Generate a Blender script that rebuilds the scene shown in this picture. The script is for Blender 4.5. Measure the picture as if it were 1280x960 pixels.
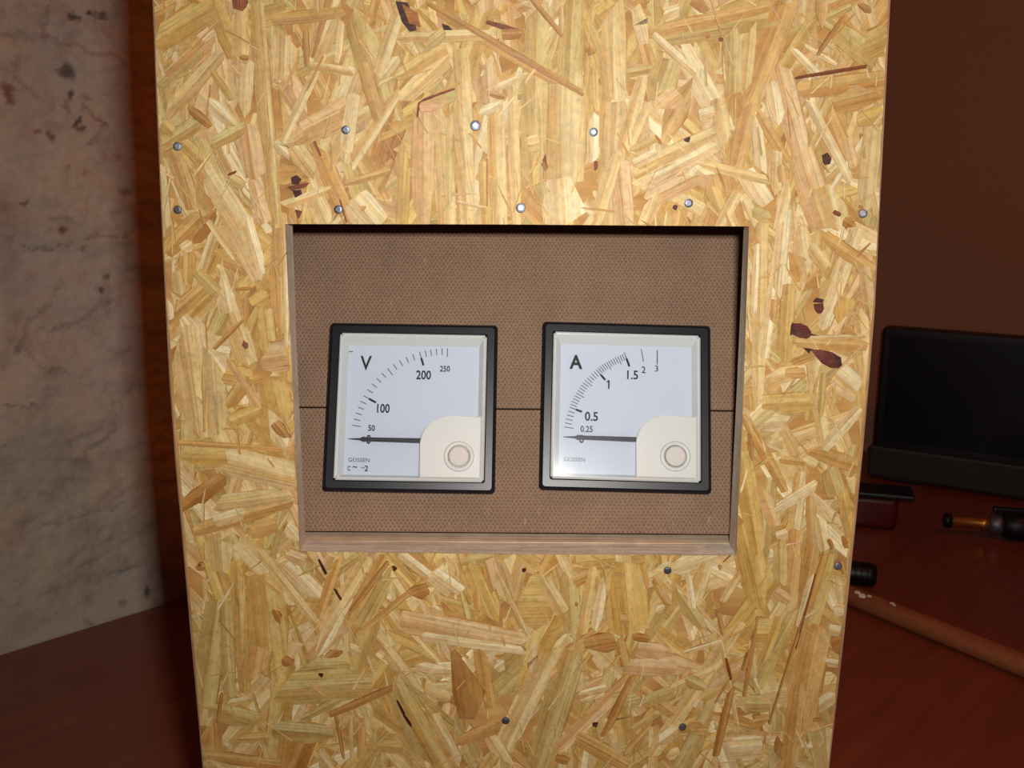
import bpy, bmesh, math, random
from mathutils import Vector, Matrix, noise

for o in list(bpy.data.objects):
    bpy.data.objects.remove(o, do_unlink=True)
SC = bpy.context.scene
COL = SC.collection
R = math.radians

# ------------------------------------------------------------------ camera, world, lights, exposure
F = 1244.0
CAM = Vector((0, -.40, .35))
ROT = Matrix.Rotation(R(90 - 11.5), 3, 'X') @ Matrix.Rotation(R(.43), 3, 'Z')
cd = bpy.data.cameras.new('camera')
cam = bpy.data.objects.new('camera', cd)
COL.objects.link(cam)
cam.matrix_world = Matrix.Translation(CAM) @ ROT.to_4x4()
cd.sensor_width = 36
cd.lens = 36 * F / 1280
cd.clip_start = .01
cd.dof.use_dof = True
cd.dof.focus_distance = .415
cd.dof.aperture_fstop = cd.lens / 1.0
SC.camera = cam

wd = bpy.data.worlds.new('world')
SC.world = wd
wd.use_nodes = True
wd.node_tree.nodes['Background'].inputs[0].default_value = (1, .30, .07, 1)
wd.node_tree.nodes['Background'].inputs[1].default_value = .010

# the flash of the camera: beside and above the lens
ld = bpy.data.lights.new('camera_flash', 'AREA')
ld.shape = 'RECTANGLE'; ld.size = .026; ld.size_y = .014
ld.energy = .96
ld.spread = R(130)
ld.color = (1, .965, .90)
lo = bpy.data.objects.new('camera_flash', ld)
COL.objects.link(lo)
lo.matrix_world = Matrix.Translation(CAM + ROT @ Vector((.028, .030, -.004))) @ ROT.to_4x4()
# the warm bulb of the room
ld = bpy.data.lights.new('room_bulb', 'POINT')
ld.energy = 6.6; ld.color = (1, .21, .03); ld.shadow_soft_size = .06
lo = bpy.data.objects.new('room_bulb', ld)
COL.objects.link(lo); lo.location = (.50, -.30, 1.30)

vs = SC.view_settings
vs.view_transform = 'Standard'; vs.look = 'None'; vs.gamma = 1; vs.exposure = 0; vs.use_curve_mapping = False

# ------------------------------------------------------------------ helpers
def ray(px, py):
    return ROT @ Vector(((px - 640) / F, -(py - 480) / F, -1))
def on_plane(px, py, p0, n):
    d = ray(px, py)
    return CAM + d * ((Vector(p0) - CAM).dot(n) / d.dot(n))
def on_front(px, py, Y=0.0):
    p = on_plane(px, py, (0, Y, 0), Vector((0, 1, 0)))
    return (p.x, p.z)
def on_table(px, py, h=0.0):
    return on_plane(px, py, (0, 0, h), Vector((0, 0, 1)))

def s2l(c):
    return tuple((v / 255 / 12.92) if v / 255 <= .04045 else ((v / 255 + .055) / 1.055) ** 2.4 for v in c)

def link(name, me, mat=None, parent=None, label=None, cat=None, group=None, kind=None):
    o = bpy.data.objects.new(name, me)
    COL.objects.link(o)
    if mat is not None and me is not None and not me.materials:
        for m in (mat if isinstance(mat, (list, tuple)) else [mat]):
            me.materials.append(m)
    if parent: o.parent = parent
    if label: o['label'] = label
    if cat: o['category'] = cat
    if group: o['group'] = group
    if kind: o['kind'] = kind
    return o
def thing(name, label, cat, loc=(0, 0, 0), group=None):
    o = link(name, None, label=label, cat=cat, group=group)
    o.location = loc
    o.empty_display_size = .02
    return o
def from_bm(bm, name='mesh', smooth=False):
    bmesh.ops.recalc_face_normals(bm, faces=bm.faces)
    me = bpy.data.meshes.new(name)
    bm.to_mesh(me); bm.free()
    if smooth:
        for p in me.polygons: p.use_smooth = True
    return me
def bm_box(bm, x0, x1, y0, y1, z0, z1, bev=0, seg=2, mat=None):
    r = bmesh.ops.create_cube(bm, size=1)
    for v in r['verts']:
        v.co = Vector(((x0 + x1) / 2 + v.co.x * (x1 - x0), (y0 + y1) / 2 + v.co.y * (y1 - y0), (z0 + z1) / 2 + v.co.z * (z1 - z0)))
    if bev:
        es = list({e for v in r['verts'] for e in v.link_edges})
        bmesh.ops.bevel(bm, geom=es, offset=bev, segments=seg, profile=.6, affect='EDGES')
def box(x0, x1, y0, y1, z0, z1, bev=0, seg=2):
    bm = bmesh.new(); bm_box(bm, x0, x1, y0, y1, z0, z1, bev, seg)
    return from_bm(bm)
def lathe(prof, n=32, axis='Z', smooth=True):
    # prof: list of (radius, height)
    bm = bmesh.new(); rings = []
    for r, h in prof:
        ring = []
        for i in range(n):
            a = 2 * math.pi * i / n
            c, s = r * math.cos(a), r * math.sin(a)
            co = (c, s, h) if axis == 'Z' else ((h, c, s) if axis == 'X' else (c, h, s))
            ring.append(bm.verts.new(co))
        rings.append(ring)
    for a, b in zip(rings, rings[1:]):
        for i in range(n):
            bm.faces.new((a[i], a[(i + 1) % n], b[(i + 1) % n], b[i]))
    bm.faces.new(rings[0]); bm.faces.new(rings[-1])
    me = from_bm(bm, smooth=False)
    if smooth:
        for p in me.polygons:
            p.use_smooth = len(p.vertices) == 4
    return me
def prism(poly, y0, y1, bev=0):
    """poly in (x, z), extruded along Y from y0 (front) to y1."""
    bm = bmesh.new()
    f = [bm.verts.new((x, y0, z)) for x, z in poly]
    b = [bm.verts.new((x, y1, z)) for x, z in poly]
    ff = bm.faces.new(f); bm.faces.new(b[::-1])
    n = len(poly)
    for i in range(n):
        bm.faces.new((f[i], f[(i + 1) % n], b[(i + 1) % n], b[i]))
    if bev:
        bmesh.ops.bevel(bm, geom=list(ff.edges), offset=bev, segments=2, profile=.6, affect='EDGES')
    return from_bm(bm)

# ------------------------------------------------------------------ materials
def new_mat(name):
    m = bpy.data.materials.new(name); m.use_nodes = True
    nt = m.node_tree
    return m, nt, nt.nodes['Principled BSDF']
def N(nt, t, **kw):
    n = nt.nodes.new(t)
    for k, v in kw.items(): setattr(n, k, v)
    return n
def mixc(nt, blend, fac, a, b):
    n = N(nt, 'ShaderNodeMix', data_type='RGBA', blend_type=blend)
    for sock, v in ((n.inputs[0], fac), (n.inputs[6], a), (n.inputs[7], b)):
        if hasattr(v, 'is_linked'): nt.links.new(v, sock)
        elif isinstance(v, (int, float)): sock.default_value = v
        else: sock.default_value = tuple(v)[:3] + (1,)
    return n.outputs[2]
def ramp(nt, fac, stops):
    n = N(nt, 'ShaderNodeValToRGB')
    while len(n.color_ramp.elements) < len(stops): n.color_ramp.elements.new(.5)
    for e, (p, c) in zip(n.color_ramp.elements, stops):
        e.position = p; e.color = (c, c, c, 1) if isinstance(c, (int, float)) else tuple(c)[:3] + (1,)
    nt.links.new(fac, n.inputs[0])
    return n.outputs[0]
def tex(nt, kind, vec, scale, detail=3, rough=.55, mapscale=None):
    if mapscale:
        mp = N(nt, 'ShaderNodeMapping'); nt.links.new(vec, mp.inputs[0])
        mp.inputs['Scale'].default_value = mapscale; vec = mp.outputs[0]
    n = N(nt, kind); nt.links.new(vec, n.inputs['Vector'])
    n.inputs['Scale'].default_value = scale
    if 'Detail' in n.inputs: n.inputs['Detail'].default_value = detail
    if 'Roughness' in n.inputs: n.inputs['Roughness'].default_value = rough
    return n.outputs[0]
def bump(nt, bs, h, strength, dist):
    b = N(nt, 'ShaderNodeBump'); b.inputs['Strength'].default_value = strength; b.inputs['Distance'].default_value = dist
    nt.links.new(h, b.inputs['Height']); nt.links.new(b.outputs[0], bs.inputs['Normal'])
def flat(name, rgb, rough=.5, spec=.5, metal=0, grain=.0, gscale=400):
    m, nt, bs = new_mat(name)
    c = s2l(rgb)
    bs.inputs['Roughness'].default_value = rough
    bs.inputs['Specular IOR Level'].default_value = spec
    bs.inputs['Metallic'].default_value = metal
    co = N(nt, 'ShaderNodeTexCoord').outputs['Object']
    t = tex(nt, 'ShaderNodeTexNoise', co, gscale, 3)
    nt.links.new(mixc(nt, 'MIX', t, [v * (1 - grain) for v in c], [min(1, v * (1 + grain)) for v in c]), bs.inputs['Base Color'])
    return m

def strand_material():
    m, nt, bs = new_mat('osb_strand')
    at = N(nt, 'ShaderNodeAttribute'); at.attribute_name = 'col'
    uv = N(nt, 'ShaderNodeUVMap'); uv.uv_map = 'grain'
    ed = N(nt, 'ShaderNodeUVMap'); ed.uv_map = 'edge'
    g1 = tex(nt, 'ShaderNodeTexNoise', uv.outputs[0], 1, 5, .7, (18, 900, 1))
    g2 = tex(nt, 'ShaderNodeTexNoise', uv.outputs[0], 1, 3, .55, (9, 330, 1))
    g3 = tex(nt, 'ShaderNodeTexNoise', uv.outputs[0], 1, 3, .6, (70, 150, 1))
    g4 = tex(nt, 'ShaderNodeTexNoise', uv.outputs[0], 1, 4, .6, (45, 1300, 1))
    ob = N(nt, 'ShaderNodeTexCoord').outputs['Object']
    m1 = tex(nt, 'ShaderNodeTexNoise', ob, 85, 4, .6)
    m2 = tex(nt, 'ShaderNodeTexNoise', ob, 420, 4, .65)
    c = mixc(nt, 'MULTIPLY', ramp(nt, g2, [(.40, 0.0), (.68, .95)]), at.outputs[0], (.88, .76, .50))
    c = mixc(nt, 'MULTIPLY', 1, c, ramp(nt, g1, [(.28, .70), (.5, .99), (.72, 1.10)]))
    c = mixc(nt, 'MULTIPLY', ramp(nt, g4, [(.57, 0), (.70, .9)]), c, (.72, .52, .30))
    c = mixc(nt, 'MULTIPLY', 1, c, ramp(nt, g3, [(.25, .84), (.6, 1.05)]))
    c = mixc(nt, 'MULTIPLY', ramp(nt, m1, [(.50, 0), (.72, .5)]), c, (.88, .75, .48))
    c = mixc(nt, 'SCREEN', ramp(nt, m1, [(.28, .16), (.44, 0)]), c, (.55, .45, .30))
    c = mixc(nt, 'MULTIPLY', 1, c, ramp(nt, m2, [(.28, .80), (.5, 1.0), (.75, 1.10)]))
    sx = N(nt, 'ShaderNodeSeparateXYZ'); nt.links.new(ed.outputs[0], sx.inputs[0])
    c = mixc(nt, 'MULTIPLY', ramp(nt, sx.outputs[1], [(.86, 0), (1, .8)]), c, (.66, .44, .22))
    c = mixc(nt, 'MULTIPLY', ramp(nt, sx.outputs[1], [(-1, .5), (-.94, 0)]), c, (.66, .44, .22))
    nt.links.new(c, bs.inputs['Base Color'])
    bs.inputs['Roughness'].default_value = .48
    bs.inputs['Specular IOR Level'].default_value = .38
    bump(nt, bs, g1, .45, .0008)
    return m

def wood_edge_material(name, c1, c2, ms=(30, 400, 30)):
    m, nt, bs = new_mat(name)
    co = N(nt, 'ShaderNodeTexCoord').outputs['Object']
    t = tex(nt, 'ShaderNodeTexNoise', co, 1, 5, .65, ms)
    t2 = tex(nt, 'ShaderNodeTexNoise', co, 120, 3)
    c = mixc(nt, 'MIX', ramp(nt, t, [(.3, 0), (.7, 1)]), s2l(c1), s2l(c2))
    c = mixc(nt, 'MULTIPLY', .5, c, ramp(nt, t2, [(.3, .6), (.7, 1.1)]))
    nt.links.new(c, bs.inputs['Base Color'])
    bs.inputs['Roughness'].default_value = .8
    bump(nt, bs, t, .6, .001)
    return m

def osb_body_material():
    m, nt, bs = new_mat('osb_board')
    co = N(nt, 'ShaderNodeTexCoord').outputs['Object']
    v = N(nt, 'ShaderNodeTexVoronoi'); v.inputs['Scale'].default_value = 60
    nt.links.new(co, v.inputs['Vector'])
    t = tex(nt, 'ShaderNodeTexNoise', co, 1, 4, .6, (40, 40, 300))
    c = ramp(nt, v.outputs['Distance'], [(.0, s2l((205, 165, 95))), (.5, s2l((190, 140, 75))), (1, s2l((165, 110, 55)))])
    c = mixc(nt, 'MULTIPLY', .6, c, ramp(nt, t, [(.3, .6), (.7, 1.1)]))
    nt.links.new(c, bs.inputs['Base Color']); bs.inputs['Roughness'].default_value = .7
    return m

def hardboard_material():
    m, nt, bs = new_mat('hardboard')
    co = N(nt, 'ShaderNodeTexCoord').outputs['Object']
    sp = N(nt, 'ShaderNodeSeparateXYZ'); nt.links.new(co, sp.inputs[0])
    def sine(sx, sz):
        a = N(nt, 'ShaderNodeMath', operation='MULTIPLY'); nt.links.new(sp.outputs[0], a.inputs[0]); a.inputs[1].default_value = sx
        b = N(nt, 'ShaderNodeMath', operation='MULTIPLY_ADD'); nt.links.new(sp.outputs[2], b.inputs[0]); b.inputs[1].default_value = sz
        nt.links.new(a.outputs[0], b.inputs[2])
        s = N(nt, 'ShaderNodeMath', operation='SINE'); nt.links.new(b.outputs[0], s.inputs[0])
        return s.outputs[0]
    k = 2 * math.pi / .0021
    mu = N(nt, 'ShaderNodeMath', operation='MULTIPLY')
    nt.links.new(sine(2 * math.pi / .00185, 0), mu.inputs[0]); nt.links.new(sine(0, 2 * math.pi / .0029), mu.inputs[1])
    ma = N(nt, 'ShaderNodeMath', operation='MULTIPLY_ADD'); nt.links.new(mu.outputs[0], ma.inputs[0]); ma.inputs[1].default_value = .5; ma.inputs[2].default_value = .5
    weave = ma.outputs[0]
    n1 = tex(nt, 'ShaderNodeTexNoise', co, 900, 3)
    n2 = tex(nt, 'ShaderNodeTexNoise', co, 45, 4)
    fib = tex(nt, 'ShaderNodeTexNoise', co, 1, 3, .6, (260, 260, 60))
    c = mixc(nt, 'MIX', ramp(nt, weave, [(.04, 0), (.38, 1)]), s2l((100, 74, 55)), s2l((140, 110, 87)))
    c = mixc(nt, 'MULTIPLY', .8, c, ramp(nt, n1, [(.25, .6), (.75, 1.25)]))
    c = mixc(nt, 'MULTIPLY', .7, c, ramp(nt, n2, [(.3, .82), (.7, 1.15)]))
    c = mixc(nt, 'MIX', ramp(nt, fib, [(.66, 0), (.78, .5)]), c, s2l((190, 155, 128)))
    nt.links.new(c, bs.inputs['Base Color'])
    bs.inputs['Roughness'].default_value = .75
    bump(nt, bs, weave, .5, .0004)
    return m

def table_material():
    m, nt, bs = new_mat('table_laminate')
    co = N(nt, 'ShaderNodeTexCoord').outputs['Object']
    t = tex(nt, 'ShaderNodeTexNoise', co, 1, 4, .6, (6, 70, 6))
    s = tex(nt, 'ShaderNodeTexNoise', co, 260, 2)
    c = mixc(nt, 'MIX', ramp(nt, t, [(.3, 0), (.7, 1)]), s2l((124, 60, 40)), s2l((142, 72, 48)))
    c = mixc(nt, 'MIX', ramp(nt, s, [(.74, 0), (.80, .5)]), c, s2l((190, 150, 125)))
    nt.links.new(c, bs.inputs['Base Color'])
    bs.inputs['Roughness'].default_value = .22
    bs.inputs['Specular IOR Level'].default_value = .45
    return m

def plaster_material():
    m, nt, bs = new_mat('whitewashed_plaster')
    co = N(nt, 'ShaderNodeTexCoord').outputs['Object']
    at = N(nt, 'ShaderNodeAttribute'); at.attribute_name = 'stain'
    n1 = tex(nt, 'ShaderNodeTexNoise', co, 9, 5, .6)
    n2 = tex(nt, 'ShaderNodeTexNoise', co, 42, 5, .65)
    n3 = tex(nt, 'ShaderNodeTexNoise', co, 300, 3)
    c = mixc(nt, 'MIX', ramp(nt, n1, [(.35, 0), (.65, 1)]), s2l((206, 184, 160)), s2l((190, 180, 170)))
    c = mixc(nt, 'MIX', ramp(nt, n2, [(.50, 0), (.70, .55)]), c, s2l((165, 138, 122)))
    c = mixc(nt, 'MULTIPLY', .4, c, ramp(nt, n3, [(.3, .8), (.7, 1.1)]))
    sp = N(nt, 'ShaderNodeSeparateColor'); nt.links.new(at.outputs[0], sp.inputs[0])
    c = mixc(nt, 'MIX', sp.outputs[0], c, s2l((42, 30, 30)))
    c = mixc(nt, 'MIX', sp.outputs[1], c, s2l((128, 78, 58)))
    c = mixc(nt, 'MIX', sp.outputs[2], c, s2l((140, 115, 100)))
    nt.links.new(c, bs.inputs['Base Color']); bs.inputs['Roughness'].default_value = .9
    bump(nt, bs, n2, .5, .004)
    return m

def painted_wall_material(name, a, b, scale=3):
    m, nt, bs = new_mat(name)
    co = N(nt, 'ShaderNodeTexCoord').outputs['Object']
    n1 = tex(nt, 'ShaderNodeTexNoise', co, scale, 4); n2 = tex(nt, 'ShaderNodeTexNoise', co, 160, 3)
    nt.links.new(mixc(nt, 'MIX', n1, s2l(a), s2l(b)), bs.inputs['Base Color'])
    bs.inputs['Roughness'].default_value = .85
    bump(nt, bs, n2, .2, .002)
    return m

def pane_material():
    m, nt, bs = new_mat('clear_cover')
    nt.nodes.remove(bs)
    co = N(nt, 'ShaderNodeTexCoord').outputs['Object']
    t = tex(nt, 'ShaderNodeTexNoise', co, 60, 2)
    tr = N(nt, 'ShaderNodeBsdfTransparent'); tr.inputs[0].default_value = (.985, .99, 1, 1)
    gl = N(nt, 'ShaderNodeBsdfGlossy'); nt.links.new(ramp(nt, t, [(.2, .11), (.8, .14)]), gl.inputs['Roughness'])
    fr = N(nt, 'ShaderNodeFresnel'); fr.inputs[0].default_value = 1.45
    mx = N(nt, 'ShaderNodeMixShader')
    nt.links.new(fr.outputs[0], mx.inputs[0]); nt.links.new(tr.outputs[0], mx.inputs[1]); nt.links.new(gl.outputs[0], mx.inputs[2])
    nt.links.new(mx.outputs[0], nt.nodes['Material Output'].inputs[0])
    return m

M_STRAND = strand_material()
M_OSB = osb_body_material()
M_CUT = wood_edge_material('osb_cut_edge', (196, 178, 158), (226, 208, 186))
M_SAWN = wood_edge_material('sawn_corner', (205, 165, 135), (225, 192, 165))
M_BATTEN = wood_edge_material('pale_batten', (206, 178, 146), (226, 202, 172), (12, 300, 300))
M_HARD = hardboard_material()
M_TABLE = table_material()
M_PLASTER = plaster_material()
M_WALL = painted_wall_material('brown_paint', (160, 112, 84), (170, 120, 92))
M_FLOOR = painted_wall_material('floor_boards', (110, 80, 60), (130, 96, 72), 6)
M_BEZEL = flat('bezel_plastic', (19, 20, 29), .34, .36, 0, .12, 700)
M_WHITE = flat('white_plastic', (206, 207, 204), .42, .4, 0, .03, 500)
M_SCREW = flat('screw_plastic', (212, 205, 200), .6, .3, 0, .03)
M_DIAL = flat('dial_card', (200, 205, 218), .6, .3, 0, .015, 300)
M_INK = flat('black_ink', (34, 34, 38), .6, .3, 0, .05)
M_GREYINK = flat('thin_ink', (84, 84, 90), .6, .3, 0, .05)
M_POINTER = flat('pointer_paint', (20, 20, 34), .5, .4, 0, .05)
M_STEEL = flat('nail_steel', (122, 128, 144), .48, .5, 1, .35, 1500)
M_DULL = flat('dull_nail_steel', (118, 118, 126), .5, .5, .8, .5, 1500)
M_PANE = pane_material()
M_BLACK = flat('black_plastic', (11, 11, 12), .45, .4, 0, .1)
M_SCREEN = flat('dark_screen', (8, 9, 10), .35, .35, 0, .05)
M_GREYP = flat('grey_plastic', (44, 37, 36), .55, .4, 0, .06)
M_RED = flat('red_plastic', (84, 6, 12), .45, .4, 0, .1)
M_BRASS = flat('brass', (205, 140, 60), .35, .5, .85, .1)
M_DOWEL = wood_edge_material('dowel_wood', (150, 84, 46), (176, 104, 60), (12, 260, 260))
M_SPECK = flat('white_paint', (235, 225, 210), .7, .3, 0, .05)

# ------------------------------------------------------------------ the room
UW = Vector((.697, .717, 0)).normalized()        # along the left wall, away from the camera
VW = Vector((UW.y, -UW.x, 0))                    # along the right wall
WL0 = Vector((-.382, .290, 0))                   # a point of the left wall at table height
V_LEFT = WL0.dot(VW); U_RIGHT = .97
def uv_pt(u, v, z=0): return UW * u + VW * v + Vector((0, 0, z))
FLOOR_Z = -.76; TOP_Z = 1.75

STAINS = []      # (s, z, radius_s, radius_z, angle, channel, strength)
def wall_px(px, py):
    p = on_plane(px, py, WL0 - VW * .0075, VW)
    return p.dot(UW), p.z
def stain(px, py, rx, ry, ch, k=1.0, rot=0):
    s, z = wall_px(px, py)
    s2, _ = wall_px(px + 1, py); _, z2 = wall_px(px, py - 1)
    STAINS.append((s, z, rx * abs(s2 - s), ry * abs(z2 - z), rot, ch, k))
for a in [(93, 23, 8, 5, 0, 1), (115, 19, 6, 4, 0, .95), (129, 20, 6, 3, 0, .8), (88, 90, 9, 9, 0, .85, .4), (78, 85, 3, 2, 0, .6),
          (91, 118, 5, 7, 0, .95, .5), (109, 121, 5, 3, 0, .4), (86, 134, 3, 7, 0, .4), (97, 153, 4, 8, 0, .9, .7), (104, 161, 5, 3, 0, .8),
          (12, 115, 6, 12, 1, .9), (15, 126, 3, 5, 1, .9), (64, 167, 5, 6, 1, .95), (52, 164, 4, 3, 1, .7), (70, 158, 14, 6, 2, .4),
          (130, 152, 5, 3, 1, .8), (122, 145, 4, 3, 1, .6), (30, 255, 7, 3, 0, .75), (16, 258, 14, 4, 1, .3), (79, 287, 5, 3, 1, .95),
          (104, 309, 4, 4, 0, .5), (136, 344, 5, 4, 0, .65), (126, 364, 5, 4, 0, .9), (78, 274, 16, 3, 0, .35), (22, 435, 4, 9, 0, .5, .6),
          (62, 461, 5, 3, 0, .5), (150, 437, 14, 5, 2, .35), (155, 240, 5, 4, 0, .6), (148, 196, 4, 2, 0, .5), (182, 738, 4, 7, 0, .9),
          (155, 712, 18, 2, 0, .5), (58, 619, 8, 3, 0, .35), (150, 752, 6, 3, 0, .5), (105, 776, 6, 4, 0, .5), (30, 780, 20, 12, 1, .25),
          (10, 330, 12, 80, 2, .35), (22, 45, 20, 4, 0, .35), (105, 218, 4, 3, 0, .4), (83, 210, 3, 4, 0, .4), (60, 223, 3, 3, 0, .35)]:
    stain(*a)
def stain_line(pts, ch, w, k):
    for (x0, y0), (x1, y1) in zip(pts, pts[1:]):
        n = max(2, int(math.hypot(x1 - x0, y1 - y0) / 5))
        for i in range(n):
            stain(x0 + (x1 - x0) * i / n, y0 + (y1 - y0) * i / n, 4, w, ch, k)
stain_line([(54, 10), (53, 40), (60, 47), (88, 53), (112, 64), (140, 70), (158, 82)], 1, 2.2, .45)
stain_line([(108, 132), (122, 145), (134, 156), (120, 172), (108, 186)], 2, 3, .6)
stain_line([(20, 70), (24, 100), (42, 110), (56, 125)], 2, 2.4, .5)
stain_line([(26, 305), (50, 312), (82, 310)], 0, 1.6, .45)
stain_line([(110, 300), (140, 294), (164, 292)], 2, 2, .6)
stain_line([(70, 360), (66, 382), (40, 398), (28, 430), (40, 452), (62, 462), (95, 465)], 0, 1.8, .30)
stain_line([(125, 378), (100, 402), (72, 412), (52, 412)], 0, 2.6, .28)
stain_line([(143, 532), (128, 550), (106, 572), (84, 578)], 0, 2.6, .30)
stain_line([(2, 507), (24, 504), (44, 504)], 0, 1.4, .5)
stain_line([(56, 655), (78, 656), (100, 646), (124, 640), (158, 630)], 0, 2.4, .28)

def wall_left():
    ss = [-1.2, -.9, -.6, -.4, -.25, -.17]
    s = -.12
    while s < .20: ss.append(s); s += .0016
    ss += [.22, .28, .36, .5, .7, U_RIGHT]
    zs = [FLOOR_Z, -.5, -.2, -.06]
    z = -.012
    while z < .56: zs.append(z); z += .0018
    zs += [.60, .66, .75, .9, 1.2, 1.5, TOP_Z]
    verts = []; cols = []
    for z in zs:
        for s in ss:
            p = Vector((s * 1.0, z, 3.3))
            d = 0.0
            if -.13 < s < .3 and z < .7:
                d = .0055 * noise.fractal(p * 13, 1, 2, 3) + .0032 * noise.fractal(Vector((p.x * 26, p.y * 40, 1)), .9, 2, 3) + .0007 * noise.noise(p * 150)
                d -= .008
                d *= min(1, max(0, (z - .002) / .03)) * min(1, max(0, (.68 - z) / .12)) * min(1, max(0, (s + .13) / .06)) * min(1, max(0, (.3 - s) / .1))
            c = [0, 0, 0]
            wob = .0035 * noise.noise(p * 90) + .0026 * noise.noise(p * 260), .0035 * noise.noise(p * 90 + Vector((7, 3, 1))) + .0026 * noise.noise(p * 260 + Vector((2, 9, 4)))
            for (a, b, ra, rb, rot, ch, k) in STAINS:
                dx, dz = s + wob[0] - a, z + wob[1] - b
                if abs(dx) > .05 or abs(dz) > .12: continue
                if rot: dx, dz = dx * math.cos(rot) - dz * math.sin(rot), dx * math.sin(rot) + dz * math.cos(rot)
                q = (dx / ra) ** 2 + (dz / rb) ** 2
                if q < 2.2:
                    v = .85 * k * max(0, min(1, (2.0 - q) / 1.6))
                    c[ch] = max(c[ch], v)
                    if ch == 0 and k > .7: d -= .0012 * v
            pt = uv_pt(s, V_LEFT, z) - (-VW) * -0 + VW * d
            verts.append(pt); cols.append((c[0], c[1], c[2], 1))
    w = len(ss); faces = []
    for j in range(len(zs) - 1):
        for i in range(w - 1):
            faces.append((j * w + i, (j + 1) * w + i, (j + 1) * w + i + 1, j * w + i + 1))
    me = bpy.data.meshes.new('wall_left'); me.from_pydata(verts, [], faces)
    a = me.color_attributes.new('stain', 'FLOAT_COLOR', 'POINT')
    a.data.foreach_set('color', [x for c in cols for x in c])
    for p in me.polygons: p.use_smooth = True
    bm = bmesh.new(); bm.from_mesh(me)
    bmesh.ops.recalc_face_normals(bm, faces=bm.faces); bm.to_mesh(me); bm.free()
    return link('wall_left', me, M_PLASTER, label='rough whitewashed plaster wall with dark chips and stains', kind='structure')
wall_left()

def slab(name, corners, th, mat, label):
    bm = bmesh.new()
    n = (corners[1] - corners[0]).cross(corners[3] - corners[0]).normalized()
    a = [bm.verts.new(c) for c in corners]; b = [bm.verts.new(c + n * th) for c in corners]
    bm.faces.new(a); bm.faces.new(b[::-1])
    for i in range(4): bm.faces.new((a[i], a[(i + 1) % 4], b[(i + 1) % 4], b[i]))
    return link(name, from_bm(bm), mat, label=label, kind='structure')
slab('wall_right', [uv_pt(U_RIGHT, V_LEFT, FLOOR_Z), uv_pt(U_RIGHT, 1.6, FLOOR_Z), uv_pt(U_RIGHT, 1.6, TOP_Z), uv_pt(U_RIGHT, V_LEFT, TOP_Z)], -.08, M_WALL, 'plain brown painted wall in the dim corner')
slab('floor', [uv_pt(-1.2, V_LEFT, FLOOR_Z), uv_pt(-1.2, 1.6, FLOOR_Z), uv_pt(U_RIGHT, 1.6, FLOOR_Z), uv_pt(U_RIGHT, V_LEFT, FLOOR_Z)], -.05, M_FLOOR, 'brown floor under the table')

# ------------------------------------------------------------------ the table
table = thing('table', 'glossy reddish brown table pushed into the corner of the walls', 'table', uv_pt(.3, .3, FLOOR_Z))
ANG = math.atan2(UW.y, UW.x)
def at_uv(o, u, v, z, parent):
    """object modelled with x along the left wall, y across it"""
    o.matrix_parent_inverse = Matrix.Identity(4)
    o.location = uv_pt(u, v, z) - parent.location
    o.rotation_euler = (0, 0, ANG)
u0, u1, v0, v1 = -.36, U_RIGHT - .001, V_LEFT + .0005, 1.0
o = link('table_top', box(-(u1 - u0) / 2, (u1 - u0) / 2, -(v1 - v0) / 2, (v1 - v0) / 2, -.03, 0, .0015), M_TABLE, table)
at_uv(o, (u0 + u1) / 2, (v0 + v1) / 2, 0, table)
# one skirt each side and four legs
leg_me = box(-.03, .03, -.03, .03, FLOOR_Z, -.03, .003)
for u in (u0 + .06, u1 - .06):
    for v in (v0 + .06, v1 - .06):
        at_uv(link('leg', leg_me, M_TABLE, table), u, v, 0, table)
for v in (v0 + .06, v1 - .06):
    at_uv(link('apron', box(-(u1 - u0) / 2 + .09, (u1 - u0) / 2 - .09, -.012, .012, -.11, -.03), M_TABLE, table), (u0 + u1) / 2, v, 0, table)

# ------------------------------------------------------------------ the enclosure
enc = thing('wooden_enclosure', 'tall box of yellow strand board with a rectangular cutout in its front', 'box')
TH = .012
EDGE_L = [(189.6, 0), (195, 140), (201, 280), (206, 380), (211, 480), (218, 575), (225.6, 660), (238, 800), (252, 955)]
EDGE_R = [(1114, 0), (1107, 140), (1099.7, 280), (1095, 380), (1087, 480), (1079, 570), (1070, 660), (1055.5, 800), (1038, 955)]
L = [on_front(*p) for p in EDGE_L]; Rr = [on_front(*p) for p in EDGE_R]
TOPZ = .47
OUT = [(L[0][0] + .0014, TOPZ)] + L + [(L[-1][0] + .0016, 0)] + [(Rr[-1][0] - .0016, 0)] + Rr[::-1] + [(Rr[0][0] - .0016, TOPZ)]   # left edge downwards, then right edge upwards
HF = [on_front(*p) for p in [(357, 280), (366, 486), (375, 689), (640, 692.5), (920, 694), (929.5, 486), (936, 283), (640, 280.5)]]
HB = [on_front(*p, Y=TH) for p in [(366, 288), (373, 486), (382, 675.5), (640, 678.5), (911.5, 680), (921, 486), (929.5, 290), (640, 288)]]
HB[0] = (HB[0][0], HF[0][1]); HB[6] = (HB[6][0], HF[6][1]); HB[7] = (HB[7][0], HF[7][1])
XL = min(p[0] for p in OUT); XR = max(p[0] for p in OUT)

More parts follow.
